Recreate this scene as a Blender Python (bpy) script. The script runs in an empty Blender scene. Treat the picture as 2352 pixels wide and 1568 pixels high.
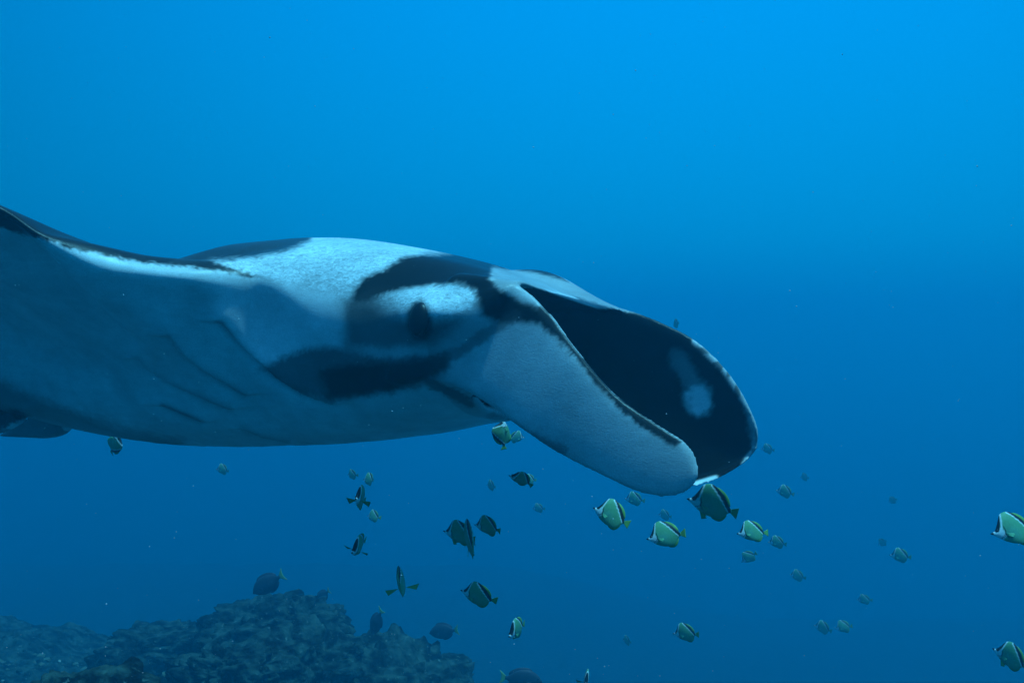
import bpy, bmesh, math, random
import numpy as np
from mathutils import Vector, Matrix, noise as mnoise
from mathutils.bvhtree import BVHTree

random.seed(7); rng = np.random.default_rng(7)
sc = bpy.context.scene
COL = sc.collection

# ------------------------------------------------------------------ camera
cd = bpy.data.cameras.new('camera'); cam = bpy.data.objects.new('camera', cd); COL.objects.link(cam)
cd.sensor_width = 36; cd.lens = 35; cd.clip_start = 0.05; cd.clip_end = 400
cam.location = (0, 0, 0); cam.rotation_euler = (math.radians(90), 0, 0)
sc.camera = cam
FX = 36 / 35; FZ = FX * 682 / 1024

# ------------------------------------------------------------------ light: sun and sky as seen through sea water
SUN = Vector((0.26, -0.13, 0.95)).normalized()          # direction towards the sun
sd = bpy.data.lights.new('sun', 'SUN'); sun = bpy.data.objects.new('sun', sd); COL.objects.link(sun)
sd.energy = 5.0; sd.angle = math.radians(2.0); sd.color = (0.17, 0.72, 0.95)
sun.rotation_euler = SUN.to_track_quat('Z', 'Y').to_euler()

wd = bpy.data.worlds.new('World'); sc.world = wd; wd.use_nodes = True
nt = wd.node_tree; nt.nodes.clear()
def N(tree, kind, **kw):
    n = tree.nodes.new(kind)
    for k, v in kw.items(): setattr(n, k, v)
    return n
out = N(nt, 'ShaderNodeOutputWorld'); bg = N(nt, 'ShaderNodeBackground')
sky = N(nt, 'ShaderNodeTexSky', sky_type='NISHITA', sun_disc=False)
sky.sun_elevation = math.asin(SUN.z); sky.sun_rotation = math.atan2(SUN.x, SUN.y)
tc = N(nt, 'ShaderNodeTexCoord'); sep = N(nt, 'ShaderNodeSeparateXYZ')
nt.links.new(tc.outputs['Generated'], sep.inputs[0])
ramp = N(nt, 'ShaderNodeValToRGB')
mr = N(nt, 'ShaderNodeMapRange'); mr.inputs['From Min'].default_value = -1; mr.inputs['From Max'].default_value = 1
nt.links.new(sep.outputs['Z'], mr.inputs['Value'])
# open-water radiance against elevation (dark below, bright above); values are at strength 1
stops = [(-1.0, (0.000, 0.012, 0.030)), (-0.35, (0.000, 0.030, 0.080)), (-0.12, (0.000, 0.115, 0.270)),
         (0.10, (0.000, 0.335, 0.720)), (0.34, (0.000, 0.370, 1.000)), (0.62, (0.010, 0.42, 1.10)), (1.0, (0.03, 0.50, 1.15))]
cr = ramp.color_ramp
while len(cr.elements) < len(stops): cr.elements.new(0.5)
for e, (z, c) in zip(cr.elements, stops): e.position = (z + 1) / 2; e.color = (*c, 1)
nt.links.new(mr.outputs[0], ramp.inputs[0])
# the side towards the sun is brighter
dot = N(nt, 'ShaderNodeVectorMath', operation='DOT_PRODUCT'); dot.inputs[1].default_value = (0.25, 0.968, 0.0)
nt.links.new(tc.outputs['Generated'], dot.inputs[0])
mr2 = N(nt, 'ShaderNodeMapRange'); mr2.inputs['From Min'].default_value = 0.5; mr2.inputs['From Max'].default_value = 1
mr2.inputs['To Min'].default_value = 0.40; mr2.inputs['To Max'].default_value = 1.05
nt.links.new(dot.outputs['Value'], mr2.inputs['Value'])
mul = N(nt, 'ShaderNodeVectorMath', operation='SCALE')
nt.links.new(ramp.outputs[0], mul.inputs[0]); nt.links.new(mr2.outputs[0], mul.inputs['Scale'])
# sky overhead, tinted by the water it comes through
tint = N(nt, 'ShaderNodeVectorMath', operation='MULTIPLY'); tint.inputs[1].default_value = (0.02, 0.07, 0.10)
nt.links.new(sky.outputs[0], tint.inputs[0])
win = N(nt, 'ShaderNodeMapRange', interpolation_type='SMOOTHSTEP')
win.inputs['From Min'].default_value = 0.60; win.inputs['From Max'].default_value = 0.80
nt.links.new(sep.outputs['Z'], win.inputs['Value'])
tw = N(nt, 'ShaderNodeVectorMath', operation='SCALE')
nt.links.new(tint.outputs[0], tw.inputs[0]); nt.links.new(win.outputs[0], tw.inputs['Scale'])
addn = N(nt, 'ShaderNodeVectorMath', operation='ADD')
nt.links.new(mul.outputs[0], addn.inputs[0]); nt.links.new(tw.outputs[0], addn.inputs[1])
nt.links.new(addn.outputs[0], bg.inputs['Color']); bg.inputs['Strength'].default_value = 1.0
nt.links.new(bg.outputs[0], out.inputs['Surface'])

sc.view_settings.view_transform = 'Standard'; sc.view_settings.look = 'None'
sc.view_settings.exposure = 0; sc.view_settings.gamma = 1; sc.view_settings.use_curve_mapping = False
sc.cycles.volume_bounces = 2; sc.cycles.max_bounces = 6

# ------------------------------------------------------------------ helpers
def link(o, parent=None):
    COL.objects.link(o)
    if parent is not None: o.parent = parent
    return o
def tag(o, label=None, cat=None, group=None, kind=None):
    if label: o['label'] = label
    if cat: o['category'] = cat
    if group: o['group'] = group
    if kind: o['kind'] = kind
    return o
def mesh_obj(name, verts, faces, mat, parent=None, smooth=True):
    me = bpy.data.meshes.new(name); me.from_pydata([tuple(map(float, v)) for v in verts], [], faces); me.update()
    if smooth: me.polygons.foreach_set('use_smooth', [True] * len(me.polygons))
    me.materials.append(mat)
    return link(bpy.data.objects.new(name, me), parent)
def set_col(me, rgb, name='Col'):
    a = me.color_attributes.new(name, 'FLOAT_COLOR', 'POINT')
    c = np.ones((len(rgb), 4), np.float32); c[:, :3] = rgb
    a.data.foreach_set('color', c.ravel())
def at(px, py, d):                                       # point seen at (px,py) of the 2352x1568 photograph, d metres away
    return np.array([(px / 2352 - .5) * FX * d, d, (.5 - py / 1568) * FZ * d])
def pchip(x, y, xs):
    x = np.asarray(x, float); y = np.asarray(y, float); h = np.diff(x); dl = np.diff(y) / h
    m = np.zeros_like(y); m[0] = dl[0]; m[-1] = dl[-1]
    for i in range(1, len(x) - 1):
        if dl[i - 1] * dl[i] > 0:
            w1 = 2 * h[i] + h[i - 1]; w2 = h[i] + 2 * h[i - 1]
            m[i] = (w1 + w2) / (w1 / dl[i - 1] + w2 / dl[i])
    i = np.clip(np.searchsorted(x, xs) - 1, 0, len(x) - 2); s = (xs - x[i]) / h[i]
    return ((1 + 2 * s) * (1 - s) ** 2 * y[i] + s * (1 - s) ** 2 * h[i] * m[i]
            + s * s * (3 - 2 * s) * y[i + 1] + s * s * (s - 1) * h[i] * m[i + 1])
def catmull(P, n):
    P = np.asarray(P, float); L = np.r_[0, np.cumsum(np.sqrt(np.linalg.norm(np.diff(P, axis=0), axis=1)) + 1e-6)]
    m = np.gradient(P, L, axis=0); s = np.linspace(0, L[-1], n)
    i = np.clip(np.searchsorted(L, s) - 1, 0, len(L) - 2); h = (L[i + 1] - L[i]); u = ((s - L[i]) / h)[:, None]; h = h[:, None]
    return ((1 + 2 * u) * (1 - u) ** 2 * P[i] + u * (1 - u) ** 2 * h * m[i] + u * u * (3 - 2 * u) * P[i + 1] + u * u * (u - 1) * h * m[i + 1])
def resample(P, n):
    P = np.asarray(P, float); D = catmull(P, 400); L = np.r_[0, np.cumsum(np.linalg.norm(np.diff(D, axis=0), axis=1))]
    s = np.linspace(0, L[-1], n); return np.column_stack([np.interp(s, L, D[:, k]) for k in range(D.shape[1])])
def sstep(a, b, x):
    t = np.clip((x - a) / (b - a), 0, 1); return t * t * (3 - 2 * t)
def sdf_poly(p, poly):                                   # signed distance, negative inside
    poly = np.asarray(poly, float); n = len(poly); d2 = np.full(len(p), 1e18); ins = np.zeros(len(p), bool)
    for i in range(n):
        a = poly[i]; b = poly[(i + 1) % n]; e = b - a; w = p - a
        t = np.clip((w @ e) / (e @ e + 1e-9), 0, 1); q = w - t[:, None] * e; d2 = np.minimum(d2, (q * q).sum(1))
        c = (a[1] > p[:, 1]) != (b[1] > p[:, 1])
        ins ^= c & (p[:, 0] < (b[0] - a[0]) * (p[:, 1] - a[1]) / (b[1] - a[1] + 1e-12) + a[0])
    return np.where(ins, -1, 1) * np.sqrt(d2)
def sd_line(p, line):
    line = np.asarray(line, float); d2 = np.full(len(p), 1e18)
    for a, b in zip(line[:-1], line[1:]):
        e = b - a; w = p - a; t = np.clip((w @ e) / (e @ e), 0, 1); q = w - t[:, None] * e; d2 = np.minimum(d2, (q * q).sum(1))
    return np.sqrt(d2)
class VNoise:                                            # smooth lattice noise for numpy arrays
    def __init__(s, seed): s.t = np.random.default_rng(seed).random((64, 64, 64))
    def __call__(s, p):
        i = np.floor(p).astype(int); f = p - i; f = f * f * (3 - 2 * f); r = 0
        for a in (0, 1):
            for b in (0, 1):
                for c in (0, 1):
                    w = (f[:, 0] if a else 1 - f[:, 0]) * (f[:, 1] if b else 1 - f[:, 1]) * (f[:, 2] if c else 1 - f[:, 2])
                    r = r + w * s.t[(i[:, 0] + a) % 64, (i[:, 1] + b) % 64, (i[:, 2] + c) % 64]
        return r
VN = VNoise(3)
def fbm(p, o=4):
    r = 0; a = .5
    for k in range(o): r = r + a * VN(p * 2 ** k + 17.3 * k); a *= .5
    return r

def skin_material(name, rough=0.5, spec=0.15, bump=0.0, scale=60.0, col='Col', var=0.0, stretch=(1, 1, 1), dist=0.004):
    m = bpy.data.materials.new(name); m.use_nodes = True; t = m.node_tree; p = t.nodes['Principled BSDF']
    a = N(t, 'ShaderNodeAttribute', attribute_name=col)
    p.inputs['Roughness'].default_value = rough; p.inputs['Specular IOR Level'].default_value = spec
    tcn = N(t, 'ShaderNodeTexCoord'); mp = N(t, 'ShaderNodeMapping'); mp.inputs['Scale'].default_value = stretch
    t.links.new(tcn.outputs['Object'], mp.inputs[0])
    nz = N(t, 'ShaderNodeTexNoise'); nz.inputs['Scale'].default_value = scale; nz.inputs['Detail'].default_value = 5
    t.links.new(mp.outputs[0], nz.inputs['Vector'])
    src = a.outputs['Color']
    if var:
        mr = N(t, 'ShaderNodeMapRange'); mr.inputs['From Min'].default_value = .3; mr.inputs['From Max'].default_value = .7
        mr.inputs['To Min'].default_value = 1 - var; mr.inputs['To Max'].default_value = 1 + var
        t.links.new(nz.outputs[0], mr.inputs[0])
        sm = N(t, 'ShaderNodeVectorMath', operation='SCALE'); t.links.new(src, sm.inputs[0]); t.links.new(mr.outputs[0], sm.inputs['Scale'])
        src = sm.outputs[0]
    t.links.new(src, p.inputs['Base Color'])
    if bump:
        b = N(t, 'ShaderNodeBump'); b.inputs['Strength'].default_value = bump; b.inputs['Distance'].default_value = dist
        t.links.new(nz.outputs[0], b.inputs['Height']); t.links.new(b.outputs[0], p.inputs['Normal'])
    return m
def plain_material(name, col, rough=0.5, spec=0.2, scale=40., var=.25):
    m = bpy.data.materials.new(name); m.use_nodes = True; t = m.node_tree; p = t.nodes['Principled BSDF']
    nz = N(t, 'ShaderNodeTexNoise'); nz.inputs['Scale'].default_value = scale; nz.inputs['Detail'].default_value = 4
    tcn = N(t, 'ShaderNodeTexCoord'); t.links.new(tcn.outputs['Object'], nz.inputs['Vector'])
    mx = N(t, 'ShaderNodeMix', data_type='RGBA'); t.links.new(nz.outputs[0], mx.inputs['Factor'])
    mx.inputs[6].default_value = (*[c * (1 - var) for c in col], 1); mx.inputs[7].default_value = (*[min(1, c * (1 + var)) for c in col], 1)
    t.links.new(mx.outputs[2], p.inputs['Base Color'])
    p.inputs['Roughness'].default_value = rough; p.inputs['Specular IOR Level'].default_value = spec
    return m

# ------------------------------------------------------------------ sea bed and reef
KR = 1.60                                              # size of the reef
def bed_height(x, y):
    x = x / KR; y = y / KR
    p = np.column_stack([x, y, np.zeros_like(x)])
    base = -6.6 - 2.0 * sstep(-2, 10, x) - 1.5 * sstep(8, 25, y)
    # reef slope: rises to the left and near side
    e = np.sqrt(((x + 2.0) / 2.6) ** 2 + ((y - 7.2) / 2.9) ** 2) + .30 * (fbm(p * .8, 3) - .5)
    ridge = 1 - sstep(.45, 1.25, e)
    e2 = np.sqrt(((x + 7.5) / 6.0) ** 2 + ((y - 10.5) / 6.0) ** 2) + .3 * (fbm(p * .35 + 5, 3) - .5)
    ridge2 = 1 - sstep(.25, 1.3, e2)
    z = base + (-2.78 - base) * ridge
    z = np.maximum(z, base + (-3.3 - base) * ridge2)
    near = np.exp(-((x + 2) ** 2 + (y - 8) ** 2) / 60)
    z += (fbm(p * 1.1 + 3, 5) - .5) * (.55 * near + .3)
    z += (fbm(p * 3.6 + 9, 4) - .5) * .34 * near + np.abs(fbm(p * 9 + 2, 3) - .5) * .22 * near
    return z * KR
gx = np.r_[np.linspace(-55, -12.5, 36, endpoint=False), np.linspace(-12.5, 2.1, 340, endpoint=False), np.linspace(2.1, 55, 40)]
gy = np.r_[np.linspace(-15, 5.8, 12, endpoint=False), np.linspace(5.8, 21.5, 310, endpoint=False), np.linspace(21.5, 58, 36)]
X, Y = np.meshgrid(gx, gy); xs = X.ravel(); ys = Y.ravel()
zs = bed_height(xs, ys)
V = np.column_stack([xs, ys, zs]); nxg = len(gx); nyg = len(gy)
I = np.arange(nxg * nyg).reshape(nyg, nxg)
F = np.column_stack([I[:-1, :-1].ravel(), I[:-1, 1:].ravel(), I[1:, 1:].ravel(), I[1:, :-1].ravel()]).tolist()

def rock_material(name, dark, light, spot):
    m = bpy.data.materials.new(name); m.use_nodes = True; t = m.node_tree; p = t.nodes['Principled BSDF']
    tcn = N(t, 'ShaderNodeTexCoord')
    n1 = N(t, 'ShaderNodeTexNoise'); n1.inputs['Scale'].default_value = 4.5; n1.inputs['Detail'].default_value = 8; n1.inputs['Roughness'].default_value = .65
    n2 = N(t, 'ShaderNodeTexNoise'); n2.inputs['Scale'].default_value = 15; n2.inputs['Detail'].default_value = 4
    v = N(t, 'ShaderNodeTexVoronoi'); v.inputs['Scale'].default_value = 9
    for n in (n1, n2, v): t.links.new(tcn.outputs['Object'], n.inputs['Vector'])
    r1 = N(t, 'ShaderNodeValToRGB'); r1.color_ramp.elements[0].position = .42; r1.color_ramp.elements[1].position = .62
    r1.color_ramp.elements[0].color = (*dark, 1); r1.color_ramp.elements[1].color = (*light, 1)
    t.links.new(n1.outputs[0], r1.inputs[0])
    r2 = N(t, 'ShaderNodeValToRGB'); r2.color_ramp.elements[0].position = .64; r2.color_ramp.elements[1].position = .76
    r2.color_ramp.elements[0].color = (0, 0, 0, 1); r2.color_ramp.elements[1].color = (1, 1, 1, 1)
    t.links.new(n2.outputs[0], r2.inputs[0])
    mx = N(t, 'ShaderNodeMix', data_type='RGBA'); t.links.new(r2.outputs[0], mx.inputs['Factor'])
    t.links.new(r1.outputs[0], mx.inputs[6]); mx.inputs[7].default_value = (*spot, 1)
    t.links.new(mx.outputs[2], p.inputs['Base Color']); p.inputs['Roughness'].default_value = .95; p.inputs['Specular IOR Level'].default_value = .05
    b = N(t, 'ShaderNodeBump'); b.inputs['Strength'].default_value = .8; b.inputs['Distance'].default_value = .06
    t.links.new(n2.outputs[0], b.inputs['Height']); t.links.new(b.outputs[0], p.inputs['Normal'])
    return m
M_BED = rock_material('algae_rock', (.004, .006, .005), (.045, .085, .07), (.13, .22, .19))
bed = mesh_obj('seabed', V, F, M_BED); tag(bed, kind='structure')
bed_bvh = BVHTree.FromPolygons([tuple(v) for v in V], F)

def ico(sub):
    bm = bmesh.new(); bmesh.ops.create_icosphere(bm, subdivisions=sub, radius=1)
    v = np.array([x.co[:] for x in bm.verts]); f = [[w.index for w in q.verts] for q in bm.faces]; bm.free(); return v, f
IC5 = ico(6)
def boulder(px, py, d, size, seed, label, rz=0., sub=IC5, blocky=.5, tilt=0.):
    v, f = sub; v = v.copy()
    # blocky super-ellipsoid, knocked about with noise
    q = np.sign(v) * np.abs(v) ** (1 - blocky * .6); q /= np.abs(q).max(0)
    d *= KR; size = tuple(KR * c for c in size); v = q * np.array(size)
    off = seed * 7.7
    nrm = v / (np.linalg.norm(v, axis=1)[:, None] + 1e-9); s = float(np.mean(size))
    v += nrm * ((fbm(v / s * 1.4 + off, 3) - .5) * .75 * s + (fbm(v * 2.9 + off, 4) - .5) * .60 + np.abs(fbm(v * 6.5 + off, 4) - .5) * .48)[:, None]
    o = mesh_obj('reef_boulder', v, f, M_BED); p = at(px, py, d)
    o.location = (p[0], p[1], p[2]); o.rotation_euler = (random.uniform(-.1, .1), random.uniform(-.1, .1) + tilt, rz)
    return tag(o, label, 'rock', 'boulders on the reef')
boulder(635, 1468, 8.6, (.60, .7, .33), 1, 'broad flat topped boulder at the crest of the reef under the small surgeonfish', .2)
boulder(915, 1610, 7.9, (.66, .75, .40), 2, 'pale speckled boulder at the right end of the reef', -.25, blocky=.2, tilt=.22)
boulder(205, 1668, 4.2, (.20, .25, .16), 3, 'nearest dark boulder in the bottom left corner', .4)
boulder(705, 1540, 7.6, (.42, .45, .26), 4, 'low dark boulder in the gap between the crest and the pale speckled boulder', .8)
boulder(380, 1500, 9.4, (.62, .6, .26), 5, 'dim rounded boulder left of the flat topped crest boulder', .1)
boulder(520, 1560, 7.0, (.42, .4, .22), 8, 'sloping boulder in the middle of the bottom edge of the reef', -.5)

# small growths on the reef: coral tufts and clumps that nobody could count
tv, tf = ico(1)
cv = []; cf = []; cc = []
for k in range(2600):
    x = rng.uniform(-9, .35); y = rng.uniform(8, 18)
    hit = bed_bvh.ray_cast(Vector((x, y, 3)), Vector((0, 0, -1)))
    if hit[0] is None: continue
    z = hit[0].z
    if z < -8: continue
    s = rng.uniform(.013, .042) * (1.8 if rng.random() < .15 else 1); o = len(cv)
    for q in tv: cv.append((x + q[0] * s * rng.uniform(.6, 1.5), y + q[1] * s * rng.uniform(.6, 1.5), z + q[2] * s * rng.uniform(.5, 1.2)))
    cf += [[a + o for a in q] for q in tf]
    b = (.30, .42, .34) if rng.random() < .05 else ((.10, .15, .10) if rng.random() < .5 else (.02, .03, .02))
    cc += [b] * len(tv)
M_CORAL = skin_material('coral_growth', .9, .05)
co = mesh_obj('coral_tufts', cv, cf, M_CORAL, smooth=False); set_col(co.data, np.array(cc)); tag(co, 'small coral tufts and pale growths covering the reef', 'coral', kind='stuff')

# ------------------------------------------------------------------ manta ray
PSI = math.radians(28); RHO = math.radians(6)
fv = np.array([math.cos(PSI), -math.sin(PSI), 0]); bv = -fv                 # forward / back
rv = np.array([-math.sin(PSI), -math.cos(PSI), 0]); zv = np.array([0, 0, 1.])
RV = rv * math.cos(RHO) + zv * math.sin(RHO); UV_ = zv * math.cos(RHO) - rv * math.sin(RHO)
ORG = np.array([-.063, 3.073, .03])
def to_world(P): return ORG + P[:, :1] * bv + P[:, 1:2] * RV + P[:, 2:3] * UV_   # (t back, w right, h up)
def pix(Wp): return np.column_stack([(Wp[:, 0] / Wp[:, 1] / FX + .5) * 2352, (.5 - Wp[:, 2] / Wp[:, 1] / FZ) * 1568])

T = [-.29, .03, .30, .54, .65, .80, .93, 1.0, 1.3, 1.6, 1.78, 1.9, 2.0, 2.1, 2.2, 2.3, 2.36]
EW = {.65: (.60, .136), .80: (.74, .142), .93: (.90, .20), 1.0: (.98, .23), 1.3: (1.38, .36), 1.6: (1.72, .48), 1.78: (1.90, .54),
      1.9: (1.45, .36), 2.0: (1.05, .22), 2.1: (.70, .08), 2.2: (.42, -.05), 2.3: (.15, -.15), 2.36: (.04, -.18)}
HT = dict(zip(T, [.092, .215, .278, .318, .328, .333, .328, .315, .235, .12, .03, -.03, -.08, -.12, -.15, -.17, -.175]))
HB = dict(zip(T, [-.265, -.300, -.335, -.37, -.38, -.391, -.40, -.404, -.412, -.40, -.385, -.372, -.36, -.345, -.34, -.32, -.26]))
SEC = {
    -.29: [(0, .092), (.15, .092), (.28, .095), (.38, .092), (.425, .06), (.42, -.04), (.375, -.16), (.2, -.25), (0, -.265)],
    .03: [(0, .21), (.2, .19), (.31, .165), (.385, .095), (.415, .0), (.41, -.09), (.365, -.20), (.2, -.285), (0, -.30)],
    .30: [(0, .278), (.2, .245), (.34, .20), (.42, .115), (.45, .02), (.43, -.09), (.37, -.21), (.2, -.315), (0, -.335)],
    .54: [(0, .318), (.2, .27), (.34, .215), (.425, .15), (.462, .105), (.445, .03), (.375, -.19), (.2, -.34), (0, -.37)]}
for t in T:
    if t in SEC: continue
    we, he = EW[t]; ht = HT[t]; hb = HB[t]; c = min(.42, we * .6)
    t2 = {.65: .20, .80: .165, .93: .165, 1.0: .175, 1.3: .17}.get(t, he + (ht - he) * .6); b6 = he + (hb - he) * .60
    wm = c + (we - c) * .55
    SEC[t] = [(0, ht), (c * .5, ht - .05 * (ht > .2) - .06 * abs(ht - he)), (c, t2), (wm, .5 * he + .5 * t2 - .004 * (t > .9)), (we, he), (wm, he + .36 * (b6 - he) - .008),
              (c, b6), (c * .5, hb + .10 * (he - hb)), (0, hb)]
    if t in (.65, .80, .93):                               # blunt, rounded root of the leading edge
        SEC[t][3:6] = [(we - .055, he + (.004 if t < .9 else -.022)), (we + .008, he - (.045 if t < .9 else .03)), (we - .05, he - (.105 if t < .9 else .085))]
ctrl = np.array([SEC[t] for t in T])                       # (station, 9, 2)
NT = 260; NS = 70
ts = np.concatenate([np.linspace(-.29, 1.1, 170, endpoint=False), np.linspace(1.1, 2.36, NT - 170)])
C = np.stack([[pchip(T, ctrl[:, k, j], ts) for j in (0, 1)] for k in range(9)])     # 9,2,NT
rings = []
for i, t in enumerate(ts):
    half = catmull(C[:, :, i], NS)
    ring = np.vstack([half, (half * [-1, 1])[-2:0:-1]])
    sh = .55 * (1 - float(sstep(-.29, .33, np.array(t))))
    tt = t + (.11 - ring[:, 1]) * sh
    rings.append(np.column_stack([tt, ring[:, 0], ring[:, 1]]))
def close_tube(rings):
    n = len(rings[0]); vs = np.vstack(rings); fs = []
    for i in range(len(rings) - 1):
        a = i * n; b = a + n
        fs += [[a + j, a + (j + 1) % n, b + (j + 1) % n, b + j] for j in range(n)]
    fs.append(list(range(n))[::-1]); k = (len(rings) - 1) * n; fs.append([k + j for j in range(n)])
    return vs, fs
# mouth: rings that turn back inside the head
front = rings[0]; cen = front.mean(0); mouth = []
for s, dt in ((.86, .20), (.88, .10), (.90, .03), (.94, .0), (.975, -.012)):
    q = cen + (front - cen) * [1, s, s - .04]; q[:, 0] += dt; mouth.append(q)
rings = mouth + rings
BODY = close_tube(rings)
bp = BODY[0]
# tips swept back; far wing held lower on its downstroke side
aw = np.abs(bp[:, 1]); bp[:, 0] += .30 * np.clip(aw - 1.0, 0, None) ** 1.5
bp[:, 2] += .085 * np.exp(-((bp[:, 0] + .03) / .21) ** 2 - ((bp[:, 1] + .34) / .13) ** 2) * sstep(0, .08, bp[:, 2])   # far brow stands a little higher
m = bp[:, 1] < -.45; bp[m, 2] -= .42 * (aw[m] - .45)

def blade(upper, lower, wu, wl, wt, thick, n=70, k=26, camber=.0, lip=.0):
    """closed paddle between an upper and a lower edge, both given in the (t,h) plane and meeting at the tip"""
    U = resample(upper, n); Lo = resample(lower, n); rs = []
    for i in range(n):
        u = i / (n - 1); row = []
        w_up = np.interp(u, [0, .5, 1], [wu[0], wu[1], wt]); w_lo = np.interp(u, [0, .5, 1], [wl[0], wl[1], wt])
        th = np.interp(u, [0, .25, .8, 1], thick)
        v = (1 - np.cos(np.linspace(0, np.pi, k))) / 2
        for side in (1, -1):
            for vv in (v if side == 1 else v[-2:0:-1]):
                p = U[i] * (1 - vv) + Lo[i] * vv
                prof = (1 - (2 * vv - 1) ** 8) ** .5
                row.append((p[0], w_up * (1 - vv) + w_lo * vv + camber * 4 * vv * (1 - vv) + lip * max(0, (vv - .86) / .14) ** 2 + side * th * prof, p[1]))
        rs.append(np.array(row))
    return close_tube(rs)
NEAR = blade([(-.10, .12), (-.20, .105), (-.294, .077), (-.386, .005), (-.47, -.09), (-.573, -.197), (-.69, -.272), (-.752, -.307), (-.782, -.345), (-.789, -.385)],
             [(.12, -.19), (.04, -.195), (-.044, -.18), (-.18, -.225), (-.328, -.303), (-.43, -.355), (-.547, -.402), (-.65, -.437), (-.725, -.44), (-.775, -.415), (-.789, -.385)],
             (.37, .395), (.36, .385), .375, (.045, .017, .011, .006), camber=.006)
FAR = blade([(-.10, .14), (-.20, .135), (-.29, .118), (-.40, .078), (-.52, .016), (-.62, -.075), (-.694, -.185), (-.724, -.262), (-.718, -.315)],
            [(.12, -.19), (.02, -.22), (-.10, -.26), (-.20, -.32), (-.33, -.41), (-.45, -.452), (-.53, -.448), (-.62, -.415), (-.69, -.362), (-.718, -.315)],
            (-.37, -.42), (-.36, -.42), -.42, (.045, .024, .016, .006), camber=-.03, lip=.045)
parts = [BODY, NEAR, FAR]
# tail whip, dorsal fin, pelvic fins
tl = []
for i in range(40):
    u = i / 39; a = np.linspace(0, 2 * np.pi, 12, endpoint=False); rr = .035 * (1 - u) + .012
    tl.append(np.column_stack([np.full(12, 2.15 + 1.5 * u), rr * np.cos(a), -.235 + rr * np.sin(a) + .05 * np.sin(3 * u) - .1 * u]))
parts.append(close_tube(tl))
parts.append(blade([(2.02, -.10), (2.10, -.03), (2.19, .0), (2.24, -.02)], [(2.22, -.16), (2.23, -.12), (2.235, -.06), (2.24, -.02)], (0, 0), (0, 0), 0, (.016, .014, .01, .004), n=24, k=14))
for s in (1, -1):
    parts.append(blade([(2.05, -.27), (2.20, -.30), (2.40, -.365), (2.62, -.435)], [(2.02, -.36), (2.08, -.40), (2.22, -.425), (2.42, -.43), (2.62, -.435)],
                       (s * .10, s * .15), (s * .12, s * .19), s * .21, (.03, .022, .014, .005), n=40, k=18))
VV = []; FF = []
for v, f in parts:
    o = len(VV); VV += [tuple(x) for x in v]; FF += [[a + o for a in q] for q in f]
me = bpy.data.meshes.new('body'); me.from_pydata(VV, [], FF); me.update()
bm = bmesh.new(); bm.from_mesh(me); bmesh.ops.recalc_face_normals(bm, faces=bm.faces); bm.to_mesh(me); bm.free()
tmp = link(bpy.data.objects.new('remesh_source', me))
rmod = tmp.modifiers.new('r', 'REMESH'); rmod.mode = 'VOXEL'; rmod.voxel_size = .0065; rmod.adaptivity = 0
dg = bpy.context.evaluated_depsgraph_get(); dg.update()
me2 = bpy.data.meshes.new_from_object(tmp.evaluated_get(dg)); bpy.data.objects.remove(tmp); bpy.data.meshes.remove(me)
nv = len(me2.vertices); P = np.empty(nv * 3, np.float32); me2.vertices.foreach_get('co', P); P = P.reshape(-1, 3).astype(float)
ne = len(me2.edges); E = np.empty(ne * 2, np.int32); me2.edges.foreach_get('vertices', E); E = E.reshape(-1, 2)
deg = np.bincount(E.ravel(), minlength=nv).astype(float)
def lap(P):
    S = np.zeros_like(P)
    for k in range(P.shape[1]):
        S[:, k] = np.bincount(E[:, 0], P[E[:, 1], k], nv) + np.bincount(E[:, 1], P[E[:, 0], k], nv)
    return S / deg[:, None]
# even out the voxel steps; blend the fins' roots into the head
root = np.exp(-(((P[:, 0] + .16) / .16) ** 2 + ((np.abs(P[:, 1]) - .40) / .10) ** 2 + ((P[:, 2] + .08) / .2) ** 2))
for it in range(40):
    L = lap(P); wgt = (.5 if it < 3 else 0.0) + .5 * root * (it >= 3)
    P = P + (L - P) * np.clip(wgt, 0, .6)[:, None] if it >= 3 else P + (L - P) * .5
def normals(P):
    me2.vertices.foreach_set('co', P.astype(np.float32).ravel()); me2.update()
    n = np.empty(nv * 3, np.float32); me2.vertex_normals.foreach_get('vector', n); return n.reshape(-1, 3).astype(float)
# eye bulge
for s in (1, -1):
    d = np.sqrt(((P[:, 0] - .0) / .11) ** 2 + ((P[:, 1] - s * .41) / .12) ** 2 + ((P[:, 2] - .0) / .075) ** 2)
    P[:, 1] += s * .034 * np.exp(-d ** 2)
    d = np.sqrt(((P[:, 0] + .075) / .085) ** 2 + ((P[:, 1] - s * .41) / .12) ** 2 + ((P[:, 2] - .005) / .05) ** 2)
    P[:, 1] += s * .022 * np.exp(-d ** 2)
Nn = normals(P)
flipw = np.where(P[:, 1] < 0, -1., 1.)
lobe_far = (P[:, 1] < 0) & (P[:, 0] < -.29 + (.11 - P[:, 2]) * .7 - .015)
ms = flipw.copy(); ms[lobe_far] = 1                        # the far cephalic lobe is painted by its own face
Pm = P.copy(); Pm[:, 1] *= ms; Nm = Nn.copy(); Nm[:, 1] *= ms
Wm = to_world(Pm); Q = pix(Wm)
nW = Nm[:, :1] * bv + Nm[:, 1:2] * RV + Nm[:, 2:3] * UV_
face = (nW * -Wm).sum(1) / np.linalg.norm(Wm, axis=1)      # >0: this side of the skin
vis = face > 0.0
jit = np.column_stack([fbm(P * 34 + 1, 3) - .44, fbm(P * 34 + 40, 3) - .44]) * 13 + np.column_stack([VN(P * 150 + 7) - .5, VN(P * 150 + 77) - .5]) * 9
Qj = Q + jit
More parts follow.
